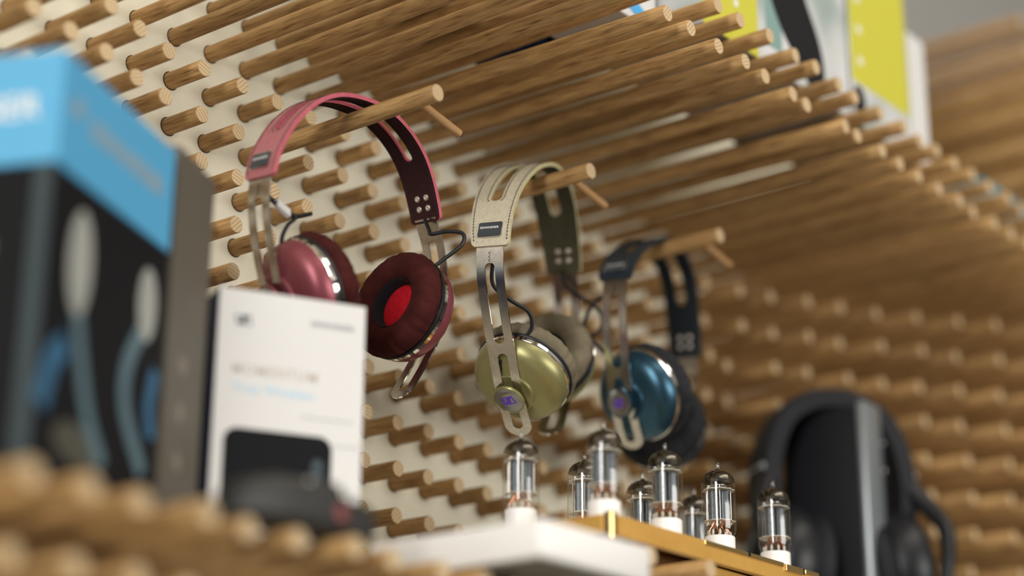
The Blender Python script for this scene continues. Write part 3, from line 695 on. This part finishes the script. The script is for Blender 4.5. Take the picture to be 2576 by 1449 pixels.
# ------------------------------------------------------------------ boxes on the lower shelf
def box_thing(name, x, y, z, yaw, label, cat, group=None):
    return empty(name, G(x, y, z), Matrix.Rotation(math.radians(yaw), 3, 'Z'), label, cat, group)
def face_m(face, w_, d):   # matrix for a graphic on a face: x right, y up, z out; local box spans x 0..w, y 0..d
    if face == 'front': return Matrix(((1, 0, 0, 0), (0, 0, -1, 0), (0, 1, 0, 0), (0, 0, 0, 1)))
    if face == 'left': return Matrix(((0, 0, -1, 0), (-1, 0, 0, d), (0, 1, 0, 0), (0, 0, 0, 1)))
def ribbon2d(bm, pts, w_, mtx, z0, z1):
    pth = catmull([Vector((a, b, 0)) for a, b in pts], 8); L, Rr = [], []
    for i, p in enumerate(pth):
        t = (pth[min(i+1, len(pth)-1)]-pth[max(i-1, 0)]).normalized(); n_ = Vector((-t.y, t.x, 0)); ww = w_(i/(len(pth)-1)) if callable(w_) else w_
        L.append(p+n_*ww); Rr.append(p-n_*ww)
    poly = [(p.x, p.y) for p in L+Rr[::-1]]; 
    for i in range(len(L)-1):
        prism(bm, [(L[i].x, L[i].y), (L[i+1].x, L[i+1].y), (Rr[i+1].x, Rr[i+1].y), (Rr[i].x, Rr[i].y)], z0, z1, mtx)
BH = 6.62; BW = 3.95; BD = 3.6; yaw1 = 24.2
bx = box_thing('headphone_box', -6.67, -6.63, ZS, yaw1, 'tall black headphone box with a bright blue top, nearest the camera at left', 'box')
bm = bmesh.new(); box(bm, 0, BW*U, 0, BD*U, 0, (BH-1.78)*U, 0.03*U); finish(bm, 'box_body', M['box_black'], bx, smooth=False)
bm = bmesh.new(); box(bm, -0.01*U, (BW+0.01)*U, -0.01*U, (BD+0.01)*U, (BH-1.78)*U, BH*U, 0.03*U); band = finish(bm, 'blue_sleeve', M['box_blue'], bx, smooth=False)
FR, LF = face_m('front', BW*U, BD*U), face_m('left', BW*U, BD*U)
e = 0.0005
text_mesh('sleeve_text', 'SENNHEISER', 0.42*U, M['print_grey'], band, FR @ Matrix.Translation((2.25*U, (BH-0.86)*U, 0.012*U)), 0.0002)
bm = emblem_bm(0.42*U); finish(bm, 'sleeve_emblem', M['print_grey'], band, FR @ Matrix.Translation((0.52*U, (BH-0.74)*U, 0.012*U)), smooth=False)
text_mesh('sleeve_text', 'SENNHEISER', 0.50*U, M['white_ink'], band, LF @ Matrix.Translation((1.75*U, (BH-0.90)*U, 0.012*U)), 0.0002)
bm = bmesh.new(); prism(bm, [((BD-0.30)*U, 0.1*U), ((BD-0.03)*U, 0.1*U), ((BD-0.03)*U, (BH-1.80)*U), ((BD-0.30)*U, (BH-1.80)*U)], 0, 0.004*U, LF); finish(bm, 'pale_edge_print', M['box_slate'], bx, smooth=False)
# earphone artwork on both faces
bm = bmesh.new()
def egg(cx, cy, rx, ry, n=28): return [(cx+rx*math.cos(2*math.pi*i/n), cy+ry*math.sin(2*math.pi*i/n)) for i in range(n)]
prism(bm, [(x*U, y*U) for x, y in egg(1.0, 3.65, 0.36, 0.80)], 0, 0.006*U, FR); finish(bm, 'earphone_print', M['print_grey'], bx, smooth=False)
bm = bmesh.new(); prism(bm, [(x*U, y*U) for x, y in egg(3.3, 3.75, 0.32, 0.60)], 0, 0.006*U, FR); finish(bm, 'earphone_print', M['print_grey'], bx, smooth=False)
bm = bmesh.new()
ribbon2d(bm, [(0.95*U, 3.2*U), (1.2*U, 2.4*U), (1.6*U, 1.5*U), (2.15*U, 0.9*U)], 0.15*U, FR, 0, 0.005*U); finish(bm, 'cable_print', M['print_ice'], bx, smooth=False); bm = bmesh.new()
ribbon2d(bm, [(3.25*U, 3.4*U), (2.75*U, 2.6*U), (2.8*U, 1.9*U), (3.5*U, 1.1*U)], 0.16*U, FR, 0, 0.005*U)
finish(bm, 'cable_print', M['print_ice'], bx, smooth=False)
bm = bmesh.new(); ribbon2d(bm, [(0.75*U, 2.35*U), (0.40*U, 2.0*U), (0.15*U, 1.3*U)], 0.2*U, FR, 0, 0.004*U); finish(bm, 'blue_print', M['print_blue'], bx, smooth=False); bm = bmesh.new(); ribbon2d(bm, [(3.75*U, 2.8*U), (3.6*U, 2.2*U), (3.75*U, 1.7*U)], 0.15*U, FR, 0, 0.004*U)
finish(bm, 'blue_print', M['print_blue'], bx, smooth=False)
bm = bmesh.new(); prism(bm, [(x*U, y*U) for x, y in egg(2.0, 3.6, 0.75, 0.45)], 0, 0.004*U, LF); finish(bm, 'shadow_print', M['print_olive'], bx, smooth=False); bm = bmesh.new(); prism(bm, [(x*U, y*U) for x, y in egg(1.3, 1.0, 0.7, 0.3)], 0, 0.004*U, FR); finish(bm, 'shadow_print', M['print_olive'], bx, smooth=False)
# taupe box behind
gx = box_thing('carton', -2.92, -4.95, ZS, 27, 'taupe grey carton standing between the blue topped box and the white box', 'box')
bm = bmesh.new(); box(bm, 0.0, 1.70*U, 0, 1.6*U, 0, 6.80*U, 0.03*U); finish(bm, 'carton_body', M['box_taupe'], gx, smooth=False)
bm = bmesh.new()
for z in (1.6, 2.4, 3.2): prism(bm, [(x*U, y*U) for x, y in egg(0.7, z, 0.16, 0.16, 16)], 0, 0.005*U, FR)
finish(bm, 'dot_print', M['print_taupe'], gx, smooth=False)
# white earbud box
WW, WH, WD = 2.66, 4.95, 1.1
wx = box_thing('earbud_box', -1.20, -4.21, ZS, -26.5, 'slim white earbud box with a navy side, before the pink headphones', 'box')
bm = bmesh.new(); box(bm, 0, WW*U, 0.01*U, WD*U, 0, WH*U, 0.02*U); finish(bm, 'box_body', M['navy_print'], wx, smooth=False)
bm = bmesh.new(); box(bm, 0.0, WW*U, -0.03*U, 0.02*U, 0, WH*U, 0.012*U); fp = finish(bm, 'front_panel', M['white_card'], wx, smooth=False)
F2 = FR @ Matrix.Translation((0, 0, 0.032*U))
bm = bmesh.new(); prism(bm, [(x*U, y*U) for x, y in rrect(0.36, 0.40, 0.02, 2, 0.44, WH-0.55)], 0, 0.002*U, F2); finish(bm, 'logo_tile', mat('logo_tile', (0.62, 0.62, 0.62), 0.5), fp, smooth=False)
bm = emblem_bm(0.30*U); finish(bm, 'logo_emblem', M['badge'], fp, F2 @ Matrix.Translation((0.44*U, (WH-0.55)*U, 0.002*U)), smooth=False)
text_mesh('box_text', 'SENNHEISER', 0.13*U, M['grey_ink'], fp, F2 @ Matrix.Translation((2.05*U, (WH-0.45)*U, 0.001*U)), 0.0001)
text_mesh('box_text', 'MOMENTUM', 0.25*U, M['tan_ink'], fp, F2 @ Matrix.Translation((1.05*U, (WH-1.42)*U, 0.001*U)), 0.0001)
text_mesh('box_text', 'True Wireless', 0.22*U, M['sky_ink'], fp, F2 @ Matrix.Translation((1.03*U, (WH-1.75)*U, 0.001*U)), 0.0001)
bm = bmesh.new(); prism(bm, [(x*U, y*U) for x, y in rrect(1.92, 1.45, 0.24, 6, 1.16, 1.78)], 0, 0.004*U, F2); pp = finish(bm, 'case_print', M['box_black'], fp, smooth=False)
bm = bmesh.new(); prism(bm, [(x*U, y*U) for x, y in rrect(0.22, 0.62, 0.1, 4, 1.87, 1.8)], 0.004*U, 0.006*U, F2); finish(bm, 'case_glint_print', M['box_slate'], pp, smooth=False)
for yq, xa, xb in ((2.36, 2.12, 2.62), (1.52, 2.14, 2.62), (2.80, 1.55, 2.5)):
    bm = bmesh.new(); prism(bm, [(xa*U, yq*U), (xb*U, yq*U), (xb*U, (yq+0.03)*U), (xa*U, (yq+0.03)*U)], 0, 0.002*U, F2); finish(bm, 'line_print', M['pale_line'], fp, smooth=False)
# black demo device lying on the pegs
dv = box_thing('demo_device', -2.75, -7.6, ZS, -4, 'black plastic demo device with a red button, lying in front of the white box', 'device')
bm = bmesh.new()
dvm = tex_mat('device_plastic', [(0.3, (0.015, 0.015, 0.014)), (0.7, (0.021, 0.021, 0.019))], noise=300, rough=0.5)
sec = [(-1.15, 0.30, 0.40), (-0.9, 0.40, 0.66), (-0.3, 0.44, 0.80), (0.3, 0.44, 0.84), (0.75, 0.42, 0.86), (1.0, 0.40, 0.62), (1.3, 0.38, 0.66), (1.5, 0.34, 0.60)]
rings = []
for x, hy, hz in sec:
    rings.append([bm.verts.new(Vector((x, hy*abs(math.cos(a))**0.6*(1 if math.cos(a) > 0 else -1), hz/2+hz/2*abs(math.sin(a))**0.6*(1 if math.sin(a) > 0 else -1)))*U) for a in [2*math.pi*q/24 for q in range(24)]])
for a, b_ in zip(rings, rings[1:]):
    for q in range(24): bm.faces.new((a[q], a[(q+1) % 24], b_[(q+1) % 24], b_[q]))
bm.faces.new(rings[0][::-1]); bm.faces.new(rings[-1]); finish(bm, 'device_body', dvm, dv, angle=50)
for nm, m_, x, z, r in (('red_button', M['led_red'], 0.72, 0.34, 0.13), ('glint_stud', M['chrome'], 0.78, 0.62, 0.06), ('glint_stud', M['chrome'], 0.05, 0.70, 0.05)):  # chrome studs are added in place of bright glints on the plastic
    bm = bmesh.new(); lathe(bm, [(r*U, 0), (r*U, 0.04*U), (r*0.6*U, 0.07*U)], 20); finish(bm, nm, m_, dv, Matrix.Translation(Vector((x, -0.42, z))*U) @ Matrix.Rotation(math.radians(80), 4, 'X'))

# ------------------------------------------------------------------ packages on the canopy
ZC = 2.212
def pkg(x0, x1, y0, dep, h, m, label, name='package'):
    o = empty(name, G(x0, y0, ZC), None, label, 'box', 'product boxes standing on the canopy'); bm = bmesh.new(); box(bm, 0, (x1-x0)*U, 0, dep*U, 0, h*U, 0.03*U); finish(bm, 'box_body', m, o, smooth=False); return o
def panel(o, name, m, x0, x1, z0, z1, dz=0.006):
    bm = bmesh.new(); prism(bm, [(x0*U, z0*U), (x1*U, z0*U), (x1*U, z1*U), (x0*U, z1*U)], 0, dz*U, FR); return finish(bm, name, m, o, smooth=False)
def stars(o, x, zs, r=0.14):
    for z in zs:
        bm = bmesh.new(); pts = [((x+(r if q % 2 == 0 else r*0.45)*math.sin(math.pi*q/5))*U, (z+(r if q % 2 == 0 else r*0.45)*math.cos(math.pi*q/5))*U) for q in range(10)]
        prism(bm, pts, 0.006*U, 0.010*U, FR); finish(bm, 'printed_star', M['white_ink'], o, smooth=False)
p1 = pkg(9.05, 15.45, -7.6, 3.0, 7.5, M['photo_pale'], 'tall package with a yellow stripe and a dark headband photo, on the canopy')
y1 = panel(p1, 'yellow_stripe', M['yellow_print'], 0.0, 2.25, 0.0, 7.5); stars(y1, 1.35, [1.0, 1.9, 2.8])
y2 = panel(p1, 'photo_print', M['photo_teal'], 2.6, 3.3, 0.5, 7.4)
bm = bmesh.new(); ribbon2d(bm, [(2.9*U, 4.6*U), (3.2*U, 3.0*U), (3.75*U, 1.9*U), (4.5*U, 1.0*U), (4.9*U, 0.2*U)], lambda t: (0.42+0.42*math.sin(math.pi*min(1, t*1.05)))*U, FR, 0.006*U, 0.012*U); finish(bm, 'headband_print', M['photo_black'], p1, smooth=False)
p2 = pkg(15.6, 18.62, -7.6, 2.6, 7.5, M['photo_pale'], 'tall package with a large yellow panel and a column of white stars, on the canopy')
y3 = panel(p2, 'yellow_panel', M['yellow_print'], 0.03, 2.99, 1.12, 7.45); stars(y3, 0.5, [1.75, 2.6, 3.45, 4.3], 0.17)
bm = bmesh.new(); prism(bm, [(x*U, y*U) for x, y in egg(0.35, 0.62, 0.30, 0.42)], 0, 0.008*U, FR); finish(bm, 'dark_print', M['photo_black'], p2, smooth=False)
p3 = pkg(18.72, 19.65, -7.6, 2.6, 3.6, M['white_card'], 'narrow white package at the right end of the tall canopy packages')
p4 = pkg(6.4, 8.9, -6.5, 1.9, 5.0, M['white_card'], 'white package with navy and cyan artwork on the canopy')
panel(p4, 'navy_print', M['deep_navy'], 0.0, 0.75, 0.0, 1.0)
bm = bmesh.new(); ribbon2d(bm, [(0.72*U, 0.55*U), (1.15*U, 0.62*U), (1.6*U, 0.35*U), (2.2*U, 0.12*U)], lambda t: (0.24-0.1*t)*U, FR, 0.006*U, 0.012*U); finish(bm, 'cyan_print', M['cyan_print'], p4, smooth=False)
p5 = pkg(3.9, 8.6, -4.3, 1.9, 4.0, M['deep_navy'], 'dark navy package with a yellow edge on the canopy, near the top of the frame')
panel(p5, 'yellow_edge_print', M['yellow_print'], 0.25, 0.75, 0.0, 4.0)
p6 = pkg(22.9, 27.5, -7.5, 3.0, 0.95, M['teal_box'], 'low teal package farther along the canopy')

# ------------------------------------------------------------------ black headset on its stand
hs = box_thing('gaming_headset', 19.85, -4.2, -8.70, -38, 'large black over-ear headset at right with a wide padded headband', 'headphones')
def hp(p): return Vector(p)*U
path = [(p.x, p.y) for p in catmull([(-1.90, 1.9), (-2.02, 2.8), (-1.95, 3.9), (-1.55, 4.9), (-0.85, 5.45), (0.0, 5.60), (0.85, 5.45), (1.55, 4.9), (1.95, 3.9), (2.02, 2.8), (1.85, 1.9)], 8)]
bm = bmesh.new(); ribbon(bm, path, 0.62, [], -0.42, 0.0, (0, 1, 0)); finish(bm, 'headband', [M['black_matte'], M['black_matte']], hs, angle=50)
bm = bmesh.new(); ribbon(bm, [(x*1.012, z*1.008) for x, z in path[3:-3]], 0.50, [], -0.02, 0.03, (0, 0, 0)); finish(bm, 'band_cover', M['black_matte'], hs, angle=50)
for sx in (-1, 1):
    bm = bmesh.new(); box(bm, min(sx*1.95, sx*2.06), max(sx*1.95, sx*2.06), -0.56, 0.56, 3.45, 3.62, 0.02, 0); 
    for v in bm.verts: v.co *= U
    finish(bm, 'silver_trim', M['silver_line'], hs)
    bm = bmesh.new(); tube(bm, [hp((sx*1.92, -0.45, 3.2)), hp((sx*2.2, -0.75, 2.7)), hp((sx*2.45, -1.15, 2.1)), hp((sx*2.35, -1.42, 1.4)), hp((sx*2.2, -1.5, 0.7))], lambda t: (0.26-0.08*t)*U, 14); finish(bm, 'yoke', M['black_plastic'], hs)
    mt = Matrix.Translation(hp((sx*1.75, 0, 1.15))) @ Matrix.Rotation(sx*math.radians(90-6), 4, 'Y')
    bm = bmesh.new(); lathe(bm, [(r*U, z*U) for r, z in [(1.05, -0.75), (1.42, -0.70), (1.55, -0.45), (1.58, -0.1), (1.50, 0.15), (1.36, 0.28), (1.22, 0.30), (1.10, 0.22)]], 56); cpo = finish(bm, 'ear_cup', M['black_plastic'], hs, mt, angle=40)
    bm = bmesh.new(); lathe(bm, [(r*U, z*U) for r, z in [(1.14, 0.20), (1.10, 0.30), (1.02, 0.33), (0.96, 0.28)]], 56, cap0=False, cap1=False); finish(bm, 'silver_ring', M['grey_metal'], cpo)
    bm = bmesh.new(); lathe(bm, [(r*U, z*U) for r, z in [(0.98, 0.25), (0.8, 0.34), (0.4, 0.40), (0.02, 0.42)]], 56); finish(bm, 'mesh_plate', M['mesh_black'], cpo)
    bm = bmesh.new(); lathe(bm, [(r*U, z*U) for r, z in [(1.35, -0.70), (1.45, -0.9), (1.40, -1.15), (1.2, -1.28), (0.95, -1.22), (0.85, -0.9)]], 56, cap0=False, cap1=False); finish(bm, 'ear_pad', M['black_matte'], cpo)
# display stand the headset hangs over
pn = box_thing('display_stand', 20.0, -4.25, -10.79, 0, 'tall dark display stand with a pale rounded front edge, inside the black headset', 'display stand')
bm = bmesh.new(); box(bm, -0.68*U, 0.72*U, -1.1*U, 1.2*U, 0, 7.25*U, 0.14*U); finish(bm, 'stand_body', M['black_matte'], pn, angle=40)
bm = bmesh.new(); box(bm, -0.74*U, 0.22*U, -1.24*U, -1.0*U, 0, 7.30*U, 0.11*U); finish(bm, 'pale_edge', M['grey_metal'], pn, angle=40)
for z, m_ in ((6.4, M['chrome']), (5.7, M['chrome']), (4.4, M['chrome']), (3.7, M['copper_stud']), (3.3, M['chrome']), (2.6, M['copper_stud']), (2.2, M['chrome'])):
    bm = bmesh.new(); lathe(bm, [(0.07*U, 0), (0.06*U, 0.03*U), (0.02*U, 0.05*U)], 16); finish(bm, 'stud', m_, pn, Matrix.Translation(Vector((0.47, -1.10, z))*U) @ Matrix.Rotation(math.radians(90), 4, 'X'))
